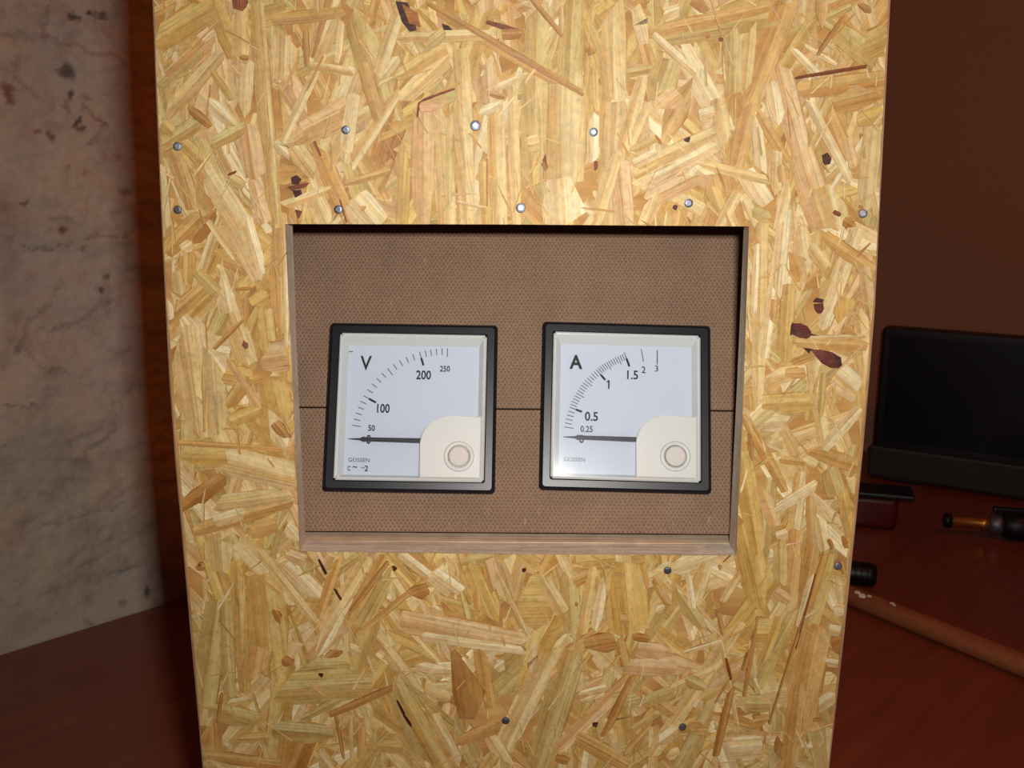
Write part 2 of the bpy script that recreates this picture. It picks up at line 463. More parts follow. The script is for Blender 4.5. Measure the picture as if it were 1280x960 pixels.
def front_panel():
    bm = bmesh.new()
    n, k = len(OUT), len(HF)
    CH = .0009
    cen = Vector((sum(p[0] for p in OUT) / n, TOPZ / 2))
    def inset(p):
        x = p[0] + (CH if p[0] < 0 else -CH)
        z = p[1] - (CH if p[1] > TOPZ - .001 else 0)
        return (x, z)
    of = [bm.verts.new((inset(p)[0], 0, inset(p)[1])) for p in OUT]
    oc = [bm.verts.new((p[0], CH, p[1])) for p in OUT]
    ob = [bm.verts.new((p[0], TH, p[1])) for p in OUT]
    hf = [bm.verts.new((p[0], 0, p[1])) for p in HF]
    hb = [bm.verts.new((p[0], TH, p[1])) for p in HB]
    for i in range(n):
        j = (i + 1) % n
        f = bm.faces.new((of[i], of[j], oc[j], oc[i])); f.material_index = 2
        f = bm.faces.new((oc[i], oc[j], ob[j], ob[i])); f.material_index = 1
    for i in range(k):
        j = (i + 1) % k
        f = bm.faces.new((hf[i], hb[i], hb[j], hf[j])); f.material_index = 1
    # front and back faces: split by a bridge between outline and hole
    for o_, h_ in ((of, hf), (ob, hb)):
        es = []
        for ring in (o_, h_):
            for i in range(len(ring)):
                a, b = ring[i], ring[(i + 1) % len(ring)]
                e = bm.edges.get((a, b)) or bm.edges.new((a, b))
                es.append(e)
        bmesh.ops.triangle_fill(bm, use_beauty=True, use_dissolve=False, edges=es)
    me = from_bm(bm)
    return link('front_panel', me, [M_OSB, M_CUT, M_SAWN], enc)
panel = front_panel()
IN_X = .1265
BX = .17
for s, nm in ((-1, 'side_panel'), (1, 'side_panel')):
    xo = (XL + .002) if s < 0 else (XR - .002)
    link(nm, box(min(xo, xo - s * .012), max(xo, xo - s * .012), TH, BX, 0, TOPZ - .012), M_OSB, enc)
link('top_panel', box(XL + .002, XR - .002, TH, BX, TOPZ - .012, TOPZ), M_OSB, enc)
link('back_panel', box(XL + .0145, XR - .0145, BX - .012, BX, 0, TOPZ - .0125), M_OSB, enc)
link('bottom_panel', box(XL + .0145, XR - .0145, TH, BX - .0125, 0, .012), M_OSB, enc)
# ledge under the leaning boards
zb = HB[3][1]
link('ledge_batten', box(-IN_X, IN_X, TH, .034, zb - .022, zb + .0004), M_BATTEN, enc)

# leaning hardboard, in two boards
PHI = R(21)
P0 = Vector((0, .0165, .1985))
PN = Vector((0, -math.cos(PHI), math.sin(PHI)))        # towards the viewer
PU = Vector((0, math.sin(PHI), math.cos(PHI)))
PM = Matrix(((1, 0, 0), (0, math.cos(PHI), math.sin(PHI)), (0, -math.sin(PHI), math.cos(PHI)))).to_4x4()
# local frame of the boards: x right, y into the box, z up the slope
PM = Matrix.Translation(P0) @ Matrix(((1, 0, 0, 0), (0, math.cos(PHI), math.sin(PHI), 0), (0, -math.sin(PHI), math.cos(PHI), 0), (0, 0, 0, 1)))
def on_plate(px, py, off=0):
    p = on_plane(px, py, P0 + PN * off, PN)
    return (p.x, (p - P0).dot(PU))
sa, sb = on_plate(372, 509), on_plate(912, 513.5)
def seam(x): return sa[1] + (sb[1] - sa[1]) * (x - sa[0]) / (sb[0] - sa[0])
G = .0006
lowb = [(-IN_X, .0), (IN_X, .0), (IN_X, seam(IN_X) - G / 2), (-IN_X, seam(-IN_X) - G / 2)]
uppb = [(-IN_X, seam(-IN_X) + G / 2), (IN_X, seam(IN_X) + G / 2), (IN_X, .165), (-IN_X, .165)]
for poly in (lowb, uppb):
    o = link('hardboard_sheet', prism(poly, 0, .003, .0003), M_HARD, enc)
    o.matrix_local = PM

# ------------------------------------------------------------------ strands of the board
TONE = {'p': (240, 216, 172), 'c': (229, 198, 143), 'y': (216, 178, 106), 'o': (211, 164, 100), 'k': (226, 186, 138),
        'g': (206, 178, 116), 'b': (184, 128, 66), 'r': (140, 76, 40), 'd': (76, 30, 24), 'q': (104, 42, 36)}
rng = random.Random(7)

def clip(poly, a, b, keep_left=True):
    """keep the part of poly on the left of a->b"""
    out = []
    def side(p): 
        s = (b[0] - a[0]) * (p[1] - a[1]) - (b[1] - a[1]) * (p[0] - a[0])
        return s if keep_left else -s
    for i in range(len(poly)):
        p, q = poly[i], poly[(i + 1) % len(poly)]
        sp, sq = side(p), side(q)
        if sp >= 0: out.append(p)
        if (sp > 0 and sq < 0) or (sp < 0 and sq > 0):
            t = sp / (sp - sq)
            out.append((p[0] + (q[0] - p[0]) * t, p[1] + (q[1] - p[1]) * t))
    return out
def area(p):
    return .5 * sum(p[i][0] * p[(i + 1) % len(p)][1] - p[(i + 1) % len(p)][0] * p[i][1] for i in range(len(p)))
def ccw(p): return p if area(p) > 0 else p[::-1]
OUTC = []
for p in OUT:
    OUTC.append((p[0] + (.0009 if p[0] < 0 else -.0009), p[1]))
OUTC = ccw(OUTC); HOLE = ccw(HF)
HX0 = min(p[0] for p in HF); HX1 = max(p[0] for p in HF); HZ0 = min(p[1] for p in HF); HZ1 = max(p[1] for p in HF)
def cut(poly):
    """pieces of a convex polygon inside the outline and outside the cutout"""
    poly = ccw(poly)
    for i in range(len(OUTC)):
        a, b = OUTC[i], OUTC[(i + 1) % len(OUTC)]
        if math.hypot(a[0] - b[0], a[1] - b[1]) < 1e-6: continue
        poly = clip(poly, a, b)
        if len(poly) < 3: return []
    xs = [p[0] for p in poly]; zs = [p[1] for p in poly]
    if max(xs) < HX0 or min(xs) > HX1 or max(zs) < HZ0 or min(zs) > HZ1: return [poly]
    pieces = []; rest = poly
    for i in range(len(HOLE)):
        a, b = HOLE[i], HOLE[(i + 1) % len(HOLE)]
        outp = clip(rest, a, b, False)
        if len(outp) >= 3 and abs(area(outp)) > 2e-7: pieces.append(outp)
        rest = clip(rest, a, b, True)
        if len(rest) < 3: break
    return pieces

MEAN = s2l((219, 188, 122))
KNOTS = [  # dark bark and knots, outlines read off the photograph
 ('q', [(1017, 380), (1028, 379), (1029, 386), (1026, 391), (1021, 391), (1018, 387)]), ('d', [(1020, 372), (1025, 373), (1029, 374), (1027, 378), (1016, 377)]),
 ('q', [(992, 404), (1001, 404), (1008, 407), (1013, 414), (1012, 420), (1007, 423), (998, 421), (989, 417)]), ('d', [(1012, 416), (1022, 419), (1012, 419)]), ('d', [(987, 419), (995, 414), (990, 402), (988, 407)]),
 ('d', [(1003, 434), (1014, 436), (1010, 441)]), ('q', [(1012, 436), (1026, 437), (1040, 440), (1049, 446), (1051, 454), (1047, 459), (1037, 459), (1026, 453)]), ('d', [(1040, 441), (1050, 446), (1051, 456), (1047, 459)]),
 ('d', [(495, 2), (510, 4), (517, 20), (521, 38), (513, 40), (503, 28)]), ('b', [(503, 6), (522, 16), (526, 34), (512, 30)]), ('d', [(553, 30), (561, 33), (566, 38), (555, 38)]),
 ('d', [(365, 222), (371, 219), (377, 224), (374, 231), (366, 230)]), ('r', [(360, 233), (377, 230), (388, 228), (382, 234), (366, 238)]), ('d', [(367, 238), (376, 237), (378, 243), (370, 247)]), ('r', [(370, 262), (378, 264), (374, 273)]),
 ('d', [(1027, 194), (1033, 191), (1038, 198), (1036, 205), (1029, 206)]), ('r', [(678, 200), (682, 192), (683, 203), (685, 210), (680, 208)]), ('b', [(676, 205), (680, 201), (684, 211), (682, 214)]),
 ('k', [(524, 131), (532, 124), (569, 112), (570, 126), (540, 140), (526, 140)]), ('r', [(521, 146), (523, 130), (526, 127), (524, 138), (523, 147)]), ('r', [(523, 129), (531, 123), (545, 118), (569, 110), (569, 113), (546, 121), (531, 127)]),
]
class Builder:
    def __init__(s): s.v = []; s.f = []; s.uv = []; s.ed = []; s.c = []
    def add(s, a, b, w1, w2, col, h, rnd, ragged=.25, soft=.28):
        """strand from a to b in panel coordinates (x, z), metres"""
        d = Vector((b[0] - a[0], b[1] - a[1])); ln = d.length
        if ln < 1e-5: return False
        d /= ln; n = Vector((-d.y, d.x))
        w = max(w1, w2)
        # convex outline with ragged ends
        m_ = min(ragged * w, ln * .3)
        e1 = [rnd.choice((.15, .5, 1.6)) * rnd.uniform(.3, 1.2) * m_, rnd.choice((.15, .5, 1.6)) * rnd.uniform(.3, 1.2) * m_]
        e2 = [rnd.choice((.15, .5, 1.6)) * rnd.uniform(.3, 1.2) * m_, rnd.choice((.15, .5, 1.6)) * rnd.uniform(.3, 1.2) * m_]
        loc = [(e1[0], -w1 / 2 * rnd.uniform(.7, 1)), (ln * rnd.uniform(.35, .65), -(w1 + w2) / 4 - w * .04), (ln - e2[0], -w2 / 2 * rnd.uniform(.7, 1)), (ln, rnd.uniform(-.35, .35) * w2),
               (ln - e2[1], w2 / 2 * rnd.uniform(.7, 1)), (ln * rnd.uniform(.35, .65), (w1 + w2) / 4 + w * .04), (e1[1], w1 / 2 * rnd.uniform(.7, 1)), (0, rnd.uniform(-.35, .35) * w1)]
        if area(loc) < 0: loc = loc[::-1]
        poly = [(a[0] + d.x * u + n.x * v, a[1] + d.y * u + n.y * v) for u, v in loc]
        ok = False
        ou, ov = rnd.uniform(0, 50), rnd.uniform(0, 50)
        tl, tw = rnd.uniform(-.003, .003), rnd.uniform(-.015, .015)
        curve = rnd.uniform(-.004, .004)
        for pc in cut(poly):
            pc = ccw(pc); k = len(pc); i0 = len(s.v)
            def info(p):
                q = Vector((p[0] - a[0], p[1] - a[1])); return q.dot(d), q.dot(n)
            for p in pc:
                u, v = info(p)
                s.v.append((p[0], -max(h * .4, h + (u - ln / 2) * tl + v * tw), p[1]))
                k_ = soft * min(1, abs(2 * u / ln - 1)) ** 2; g_ = rnd.uniform(.94, 1.06)
                s.c.append(tuple((x * (1 - k_) + y * k_) * g_ for x, y in zip(col, MEAN)))
            for p in pc: s.v.append((p[0], .0002, p[1])); s.c.append(tuple(x * .8 for x in col))
            def lp(idx):
                for j in idx:
                    u, v = info(pc[j % k])
                    s.uv += [u + ou, v + ov + curve * (u / .05) ** 2]
                    s.ed += [u / ln, 2 * v / (w1 + (w2 - w1) * min(1, max(0, u / ln)) + 1e-6)]
            s.f.append(tuple(range(i0, i0 + k))); lp(range(k))
            for j in range(k):
                s.f.append((i0 + j, i0 + k + j, i0 + k + (j + 1) % k, i0 + (j + 1) % k)); lp((j, j, j + 1, j + 1))
            ok = True
        return ok
    def addpoly(s, pts, col, h, rnd):
        pc = ccw(pts); k = len(pc); i0 = len(s.v); ou = rnd.uniform(0, 50)
        for p in pc: s.v.append((p[0], -h, p[1])); s.c.append(tuple(x * rnd.uniform(.75, 1.25) for x in col))
        for p in pc: s.v.append((p[0], .0002, p[1])); s.c.append(col)
        def lp(idx):
            for j in idx: s.uv += [pc[j % k][0] + ou, pc[j % k][1] + ou]; s.ed += [.5, 0]
        s.f.append(tuple(range(i0, i0 + k))); lp(range(k))
        for j in range(k):
            s.f.append((i0 + j, i0 + k + j, i0 + k + (j + 1) % k, i0 + (j + 1) % k)); lp((j, j, j + 1, j + 1))
    def mesh(s):
        me = bpy.data.meshes.new('strand'); me.from_pydata(s.v, [], s.f)
        for nm, dat in (('grain', s.uv), ('edge', s.ed)):
            l = me.uv_layers.new(name=nm); l.data.foreach_set('uv', dat)
        a = me.color_attributes.new('col', 'FLOAT_COLOR', 'POINT')
        a.data.foreach_set('color', [x for c in s.c for x in (c[0], c[1], c[2], 1)])
        me.materials.append(M_STRAND)
        return me
def jit(tone, rnd, k=.10):
    q_ = TONE[tone]; c = s2l((q_[0], min(250, q_[1] * 1.048), min(250, q_[2] * 1.09)) if tone in 'pcyokgb' else q_); m = 1 + rnd.uniform(-k, k); y = rnd.uniform(-k, k) * .5
    return (min(.95, c[0] * m), c[1] * m * (1 + y * .4), c[2] * m * (1 + y))

# strands, and nail holes painted as dark flat flakes, that can be picked out in the photograph: per zoomed view (origin x, y, zoom): x1, y1, x2, y2, width, tone
VIEWS = {
 (180, 0, 3.428): """30 190 340 0 120 y;60 340 250 170 60 o;60 375 240 205 70 g;300 0 400 260 90 y;420 30 420 250 85 c;415 -20 412 48 62 r;90 500 340 220 70 c;
 440 255 430 510 75 c;410 245 450 250 22 b;85 620 240 520 70 g;540 90 870 50 55 o;610 120 600 350 120 c;692 130 700 285 28 b;850 90 830 275 32 p;
 600 330 720 520 110 k;900 40 1050 490 135 g;940 270 1010 520 60 o;1090 60 1000 330 60 c;630 620 880 440 100 k;680 560 840 480 90 k;775 230 580 640 42 c;770 240 700 390 9 b;
 240 400 395 540 62 p;190 460 290 540 40 b;900 400 860 700 62 p;1095 380 880 720 60 c;80 520 260 700 60 y;120 640 215 900 85 o;240 690 440 990 112 c;290 620 440 540 60 g;
 360 750 400 735 10 r;370 760 430 800 50 c;440 530 480 770 110 k;640 620 740 760 90 c;860 790 1060 730 36 o;900 850 1010 980 150 p;730 840 800 990 90 c;610 800 700 785 26 b;
 590 885 810 805 42 c;728 600 900 980 78 o;730 605 760 670 9 r;840 850 870 955 8 r;480 0 565 980 74 y;500 0 572 960 30 c;
 1030 330 1095 240 44 p;70 700 100 980 52 c;60 260 80 330 40 c;930 900 950 880 20 o;120 250 150 240 40 p;290 300 380 430 30 g;560 610 640 680 50 p;700 280 900 310 40 c;470 760 520 960 70 k""",
 (500, 0, 3.428): """590 0 570 790 115 g;740 0 725 420 115 g;690 300 690 790 225 c;700 760 715 990 200 p;910 -10 915 440 118 c;930 430 895 990 120 c;1010 20 1055 190 72 p;150 40 700 370 50 o;
 -20 160 400 150 54 c;0 440 225 225 82 c;-10 330 200 200 60 y;90 220 200 130 50 g;370 235 385 450 120 k;260 205 290 990 82 c;
 405 382 550 318 30 p;335 490 445 440 48 p;385 400 450 415 32 b;105 470 90 990 105 k;170 440 205 990 92 c;212 500 212 880 32 g;
 20 620 10 990 60 y;355 690 372 990 42 y;375 680 373 885 9 b;405 470 425 990 80 c;480 330 500 990 52 c;435 150 525 145 44 b;370 95 505 135 20 r;840 690 838 730 16 r;
 830 480 825 700 52 p;822 290 832 480 52 y;815 200 820 240 50 b;1065 440 985 620 42 c;1040 330 955 650 64 c;930 640 825 990 72 c;940 650 965 990 92 k;985 650 1100 590 34 g;
 1000 705 1100 650 42 p;1000 760 1100 705 32 y;1005 805 1100 735 62 p;1040 970 1100 820 64 c;345 240 355 280 24 p;350 330 365 300 18 p;250 60 270 100 60 g;430 60 450 20 40 y;
 110 10 790 405 26 b;560 -10 700 160 24 b;690 20 692 150 20 k;545 620 600 610 80 c;600 780 620 860 60 g;240 865 370 890 14 k""",
 (800, 0, 3.428): """20 150 560 25 60 o;80 175 610 70 82 g;220 0 300 40 60 b;90 70 170 40 60 p;400 120 400 410 100 g;475 90 450 390 64 c;240 340 70 620 100 o;130 250 60 450 130 g;55 145 240 320 36 p;150 160 385 580 105 p;
 330 420 370 640 70 c;560 350 590 540 72 p;500 470 630 700 50 o;488 480 522 750 62 p;640 200 770 330 34 p;700 195 840 280 22 p;635 -10 470 440 112 o;485 400 405 730 92 o;
 595 280 700 700 102 k;680 640 790 990 120 k;660 335 970 285 16 r;670 390 1070 340 84 o;820 440 1050 385 112 o;925 520 1050 480 74 y;940 220 1080 150 132 y;840 130 1010 260 110 g;
 780 -10 775 125 54 o;875 65 755 240 22 b;930 20 990 50 30 b;800 490 900 730 92 o;720 430 905 790 42 p;885 590 912 705 42 k;1000 540 960 910 84 c;
 -10 720 345 560 72 c;-10 800 365 600 80 p;20 860 275 735 92 k;235 695 560 775 46 c;70 480 170 400 110 k;250 500 320 480 64 p;420 820 325 990 52 c;580 640 575 840 62 c;600 700 612 790 42 o;
 640 770 585 990 54 p;800 790 850 990 120 c;830 905 858 925 22 r;875 935 915 955 24 b;935 890 950 880 14 b;185 600 215 598 26 d;140 885 158 890 22 d;480 900 560 940 60 g;300 800 340 900 90 y;
 440 720 540 880 90 p;1000 820 1040 990 60 c;960 620 965 680 20 g;280 150 300 155 26 b;335 165 355 175 18 r;160 195 180 205 10 b""",
 (180, 260, 2.2857): """60 130 165 20 52 o;235 0 335 205 66 c;290 20 340 190 40 p;388 10 392 360 62 o;406 40 408 400 14 p;95 180 105 250 46 c;65 320 215 190 44 o;110 120 140 100 34 p;150 180 220 250 40 g;
 215 170 305 430 32 c;225 190 245 300 52 p;255 320 300 450 72 c;200 402 285 318 14 b;262 232 315 228 9 b;284 378 298 400 18 r;240 430 335 570 22 k;125 330 165 660 112 c;190 390 215 650 72 c;
 225 470 315 490 62 y;330 430 415 420 92 k;240 570 300 480 42 o;245 610 340 570 46 y;365 490 395 610 92 y;375 610 415 660 34 b;385 640 415 690 40 p;85 668 425 690 16 o;95 710 240 715 70 y;
 180 700 440 770 92 c;105 860 235 768 52 b;195 845 430 820 54 c;135 925 430 835 42 o;200 895 292 868 40 p;92 840 135 960 32 c;405 900 445 950 44 p;300 920 380 900 60 o;240 930 250 960 60 g;
 310 280 360 250 60 y;345 270 360 420 50 y;70 250 75 320 30 p;170 450 175 640 8 o;80 560 100 600 26 p""",
 (880, 260, 2.2857): """165 40 152 580 44 c;150 100 140 300 20 p;212 80 172 430 32 p;232 0 205 260 42 p;242 215 226 440 46 y;275 50 295 210 60 c;340 80 490 185 42 o;400 250 400 330 62 y;440 55 335 350 48 p;
 395 35 428 58 28 b;368 10 388 20 12 r;
 255 382 470 392 34 o;300 370 460 365 14 c;395 340 440 360 30 o;175 490 290 455 52 c;230 470 290 470 32 o;165 560 345 550 62 y;165 612 246 605 62 p;308 430 345 690 42 c;375 470 445 530 82 p;
 445 570 335 690 42 p;110 590 235 810 32 o;105 690 155 990 64 y;295 690 460 745 46 o;215 715 290 725 24 o;195 865 325 785 32 p;275 750 250 980 44 c;160 790 205 910 42 k;325 880 345 980 42 p;
 390 790 425 960 42 y;445 290 465 650 52 c;250 120 280 210 60 o;340 470 330 600 20 g;300 100 350 170 50 c;128 640 138 720 16 b;200 260 195 330 20 o;455 150 475 330 40 k;300 800 310 960 30 o;355 740 380 820 60 g""",
 (220, 660, 3.2): """180 0 190 180 124 c;80 150 118 152 34 b;90 148 105 150 20 r;60 340 100 410 64 g;170 270 95 790 112 g;200 290 215 680 60 g;245 130 275 660 62 y;350 180 385 620 170 y;330 470 300 620 130 o;
 330 85 560 380 46 c;440 140 600 300 80 p;655 105 560 400 42 o;770 110 575 430 52 c;840 105 680 390 54 o;850 130 700 330 24 b;870 160 740 400 60 g;572 122 602 182 11 d;634 238 662 284 11 d;
 1010 195 720 430 26 o;895 95 1100 260 46 p;930 270 1010 240 62 b;380 650 790 610 150 g;450 560 700 540 90 g;425 520 470 545 42 b;395 320 425 380 30 b;600 520 660 480 40 b;615 745 870 635 30 b;500 760 660 680 34 g;
 690 470 745 495 46 p;830 470 980 660 64 c;870 590 1060 1000 118 g;885 685 915 745 11 d;905 735 945 790 12 d;940 780 1030 940 9 b;955 545 1100 580 52 p;1000 640 1100 680 60 c;195 700 290 680 34 p;
 185 655 168 775 15 b;130 720 330 770 92 g;640 740 672 920 14 b;700 760 705 920 20 c;745 755 740 920 34 o;760 860 910 875 62 y;100 900 420 950 56 o;380 800 640 830 90 g;560 880 640 990 70 c;
 865 150 882 165 20 d;572 578 590 588 16 d;440 100 520 130 60 k;1020 310 1060 330 30 p;250 840 380 830 40 y""",
 (540, 660, 3.2): """140 130 240 390 135 y;175 240 185 320 30 o;330 290 505 290 240 y;255 160 385 430 22 c;425 165 525 340 66 c;545 170 560 420 80 g;645 150 600 430 44 c;690 190 650 410 44 p;
 770 130 790 430 185 y;750 360 790 362 44 o;840 140 865 240 22 o;900 180 960 300 50 c;890 320 930 310 26 p;0 170 120 255 62 p;610 470 735 445 84 b;745 440 772 550 52 o;800 430 870 440 34 b;
 120 480 165 760 130 b;190 480 230 720 60 o;-130 365 400 475 118 k;-40 430 380 490 40 p;250 560 290 530 56 p;400 500 230 650 150 g;490 470 280 910 84 c;570 490 420 960 115 g;470 600 505 560 34 k;
 580 660 700 630 26 p;590 690 690 660 22 p;760 545 980 560 92 k;820 480 980 500 70 k;810 580 490 900 62 k;805 585 685 830 36 b;830 640 970 740 54 o;720 700 830 680 90 g;
 575 830 790 950 74 o;880 775 775 890 24 o;-10 560 95 560 62 p;-10 650 95 640 74 c;0 740 110 960 66 c;95 860 270 770 44 o;230 830 310 960 70 c;495 915 550 930 34 b;640 780 662 784 22 d;360 165 376 166 18 d;
 570 300 585 305 16 b;-100 700 60 980 90 g;840 700 980 640 60 g;900 860 980 800 60 p;690 760 720 860 50 c;560 150 600 160 30 y""",
 (800, 660, 3.2): """405 -20 490 330 125 y;540 30 590 15 40 p;625 0 600 270 64 o;705 0 650 310 64 o;560 60 560 230 60 g;810 30 828 80 26 b;752 40 768 80 20 b;540 250 600 290 50 k;760 100 590 660 92 y;
 715 380 610 930 130 o;690 180 630 395 32 p;620 320 465 640 64 g;560 350 480 560 40 y;735 90 515 780 13 b;700 180 620 480 8 r;470 350 415 670 17 b;442 470 412 565 22 b;450 420 530 420 140 y;
 312 335 332 425 19 b;342 515 362 605 13 r;-20 510 230 565 92 k;170 495 330 448 20 p;400 175 325 295 32 c;265 135 200 340 64 c;55 190 125 305 52 o;190 180 210 320 30 p;405 370 40 920 64 c;
 325 450 392 810 22 c;365 630 300 910 32 b;215 720 240 680 40 p;100 910 160 890 50 p;360 880 490 870 110 p;560 830 545 900 34 b;640 620 600 960 60 o;740 760 750 980 120 c;
 770 330 815 335 50 p;750 400 800 410 50 p;730 530 790 540 40 p;700 720 780 660 60 p;690 765 730 760 12 b;800 130 815 180 20 b;790 190 800 300 30 p;60 330 90 320 30 p;150 250 250 400 60 g;
 180 600 260 640 60 g;120 640 300 560 40 c;270 800 190 800 60 o;310 155 325 158 22 b;840 60 830 200 22 c;420 700 520 700 80 g;430 780 520 760 60 o""",
}
placed = []
for (ox, oy, zm), txt in VIEWS.items():
    for row in txt.replace('\n', '').split(';'):
        t = row.split()
        x1, y1, x2, y2, w = map(float, t[:5])
        A = on_front(ox + x1 / zm, oy + y1 / zm); B = on_front(ox + x2 / zm, oy + y2 / zm)
        mid = on_front(ox + (x1 + x2) / 2 / zm, oy + (y1 + y2) / 2 / zm); m2 = on_front(ox + (x1 + x2) / 2 / zm + 1, oy + (y1 + y2) / 2 / zm)
        wm = w / zm * (m2[0] - mid[0])
        placed.append((A, B, wm, t[5]))
# small dark ones stay on top
placed.sort(key=lambda q: -math.hypot(q[0][0] - q[1][0], q[0][1] - q[1][1]) * q[2] if q[3] not in 'drqb' else 0)
big = [p for p in placed]
big.sort(key=lambda q: -math.hypot(q[0][0] - q[1][0], q[0][1] - q[1][1]) * q[2])
single = set(id(p) for p in big[:300 - len(KNOTS)])
rest = Builder()
# the felt of strands underneath and beyond the picture
under = []
for i in range(1500):
    cx = rng.uniform(XL, XR); cz = rng.uniform(0, TOPZ)
    ln = rng.choice((.018, .03, .045, .06)) * rng.uniform(.7, 1.3); w = rng.uniform(.003, .013) * (1 if ln > .03 else .7)
    a = R(90) + rng.gauss(0, .75)
    tone = rng.choices('pcyokgb', (2, 6, 6, 3.5, 2, 4, .4))[0]
    dx, dz = math.cos(a) * ln / 2, math.sin(a) * ln / 2
    rest.add((cx - dx, cz - dz), (cx + dx, cz + dz), w, w * rng.uniform(.6, 1), jit(tone, rng, .08), .00004 + .00025 * i / 1500, rng, .8)
n_all = len(placed); made = 0
for i, q in enumerate(placed):
    A, B, w, tone = q
    h = .0004 + .0007 * i / n_all
    tp = rng.uniform(.82, 1)
    w1, w2 = (w, w * tp) if rng.random() < .5 else (w * tp, w)
    if tone in 'dq': w1 = w * rng.uniform(.4, .7); h = .00045 + .0007
    col = jit(tone, rng, .07)
    if id(q) in single:
        bl = Builder()
        if bl.add(A, B, w1, w2, col, h, rng, .7 if tone not in 'dq' else .5, .28 if tone not in 'drq' else 0):
            o = link('wood_strand', bl.mesh(), None, panel); made += 1
    else:
        rest.add(A, B, w1, w2, col, h, rng, .7, .28 if tone not in 'drq' else 0)
for i, (tone, pts) in enumerate(KNOTS):
    bl = Builder(); bl.addpoly([on_front(*p) for p in pts], jit(tone, rng, .06), .00118 + .00003 * i, rng)
    link('bark_fleck' if tone in 'dqr' else 'wood_strand', bl.mesh(), None, panel, label='dark red brown fleck of bark' if tone in 'dqr' else None)
# splinters and slivers between the broad strands
for i in range(1000):
    cx = rng.uniform(XL, XR); cz = rng.uniform(0, TOPZ)
    ln = rng.uniform(.004, .015); w = rng.uniform(.0003, .0013)
    a = R(90) + rng.gauss(0, .7)
    dx, dz = math.cos(a) * ln / 2, math.sin(a) * ln / 2
    rest.add((cx - dx, cz - dz), (cx + dx, cz + dz), w, w * rng.uniform(.3, .9), jit(rng.choices('pcyokgb', (4, 5, 4, 3, 2, 3, .9))[0], rng, .08), .0005 + .0006 * rng.random(), rng, 1.5, .3)
o = link('wood_strands', rest.mesh(), None, panel, kind='stuff')  # also holds the nail holes, their dark insides painted as flakes

# ------------------------------------------------------------------ nails
def nail_mesh():
    bm = bmesh.new()
    n = 20; prof = [(.0006, .004), (.0006, -.0006), (.00155, -.0009), (.00168, -.0013), (.0015, -.0017), (.0009, -.00185)]
    rings = []
    for r, y in prof:
        rings.append([bm.verts.new((r * math.cos(2 * math.pi * i / n), y, r * math.sin(2 * math.pi * i / n))) for i in range(n)])
    for a, b in zip(rings, rings[1:]):
        for i in range(n): bm.faces.new((a[i], a[(i + 1) % n], b[(i + 1) % n], b[i]))
    bm.faces.new(rings[0]); bm.faces.new(rings[-1])
    # the punched cross of the head
    for i in range(3):
        for j in range(3):
            bm_box(bm, -.0008 + i * .0006, -.0004 + i * .0006, -.00196, -.0018, -.0008 + j * .0006, -.0004 + j * .0006)
    return from_bm(bm)
nm1 = nail_mesh(); nm2 = nm1.copy()
for (px, py, dull) in [(432, 162, 0), (594, 157, 0), (742, 165, 0), (423, 262, 0), (651, 260, 0), (861, 254, 0), (221, 183, 1), (222, 262, 1),
                       (1080, 267, 1), (835, 713, 0), (1048, 708, 1), (632, 901, 0), (853, 909, 1)]:
    x, z = on_front(px, py, -.0015)
    o = link('nail', nm2 if dull else nm1, M_DULL if dull else M_STEEL, enc)
    o.location = (x, 0, z); s = 1.15 if (px, py) in ((594, 157), (651, 260)) else 1.0
    o.scale = (s, 1, s)
    o.rotation_euler = (R(rng.uniform(-7, 7)), R(rng.uniform(0, 90)), R(rng.uniform(-7, 7)))

# ------------------------------------------------------------------ the two meters
def text_mesh(body, height, width=None, bold=0.0):
    if body == '1':                                           # a one with its flag
        h, t_ = height / 2, height * .085
        me = bpy.data.meshes.new('one')
        me.from_pydata([(x, 0, z) for x, z in [(-t_, -h), (t_, -h), (t_, h), (-t_, h), (-height * .26, h * .62), (-height * .26, h * .36), (-t_, h * .68)]], [], [(0, 1, 2, 3, 6), (6, 3, 4, 5)])
        return me
    cu = bpy.data.curves.new('text', 'FONT'); cu.body = body; cu.size = 1
    cu.align_x = 'CENTER'; cu.offset = bold; cu.resolution_u = 3
    to = bpy.data.objects.new('text', cu); COL.objects.link(to)
    bpy.context.view_layer.update()
    me = bpy.data.meshes.new_from_object(to.evaluated_get(bpy.context.evaluated_depsgraph_get()))
    bpy.data.objects.remove(to, do_unlink=True); bpy.data.curves.remove(cu)
    xs = [v.co.x for v in me.vertices]; ys = [v.co.y for v in me.vertices]
    cx, cy = (min(xs) + max(xs)) / 2, (min(ys) + max(ys)) / 2
    sy = height / (max(ys) - min(ys)); sx = sy if width is None else width / (max(xs) - min(xs))
    for v in me.vertices: v.co = Vector(((v.co.x - cx) * sx, 0, (v.co.y - cy) * sy))
    me.materials.clear()
    return me

def ring_band(bm, outer, inner, yo, yi):
    """band between two closed loops of equal length at two depths"""
    a = [bm.verts.new((x, yo, z)) for x, z in outer]; b = [bm.verts.new((x, yi, z)) for x, z in inner]
    n = len(a)
    for i in range(n): bm.faces.new((a[i], a[(i + 1) % n], b[(i + 1) % n], b[i]))
def rsquare(h, r, seg=5):
    pts = []
    for cx, cz, a0 in ((h - r, h - r, 0), (-h + r, h - r, 90), (-h + r, -h + r, 180), (h - r, -h + r, 270)):
        for i in range(seg + 1):
            a = R(a0 + 90 * i / seg); pts.append((cx + r * math.cos(a), cz + r * math.sin(a)))
    return pts

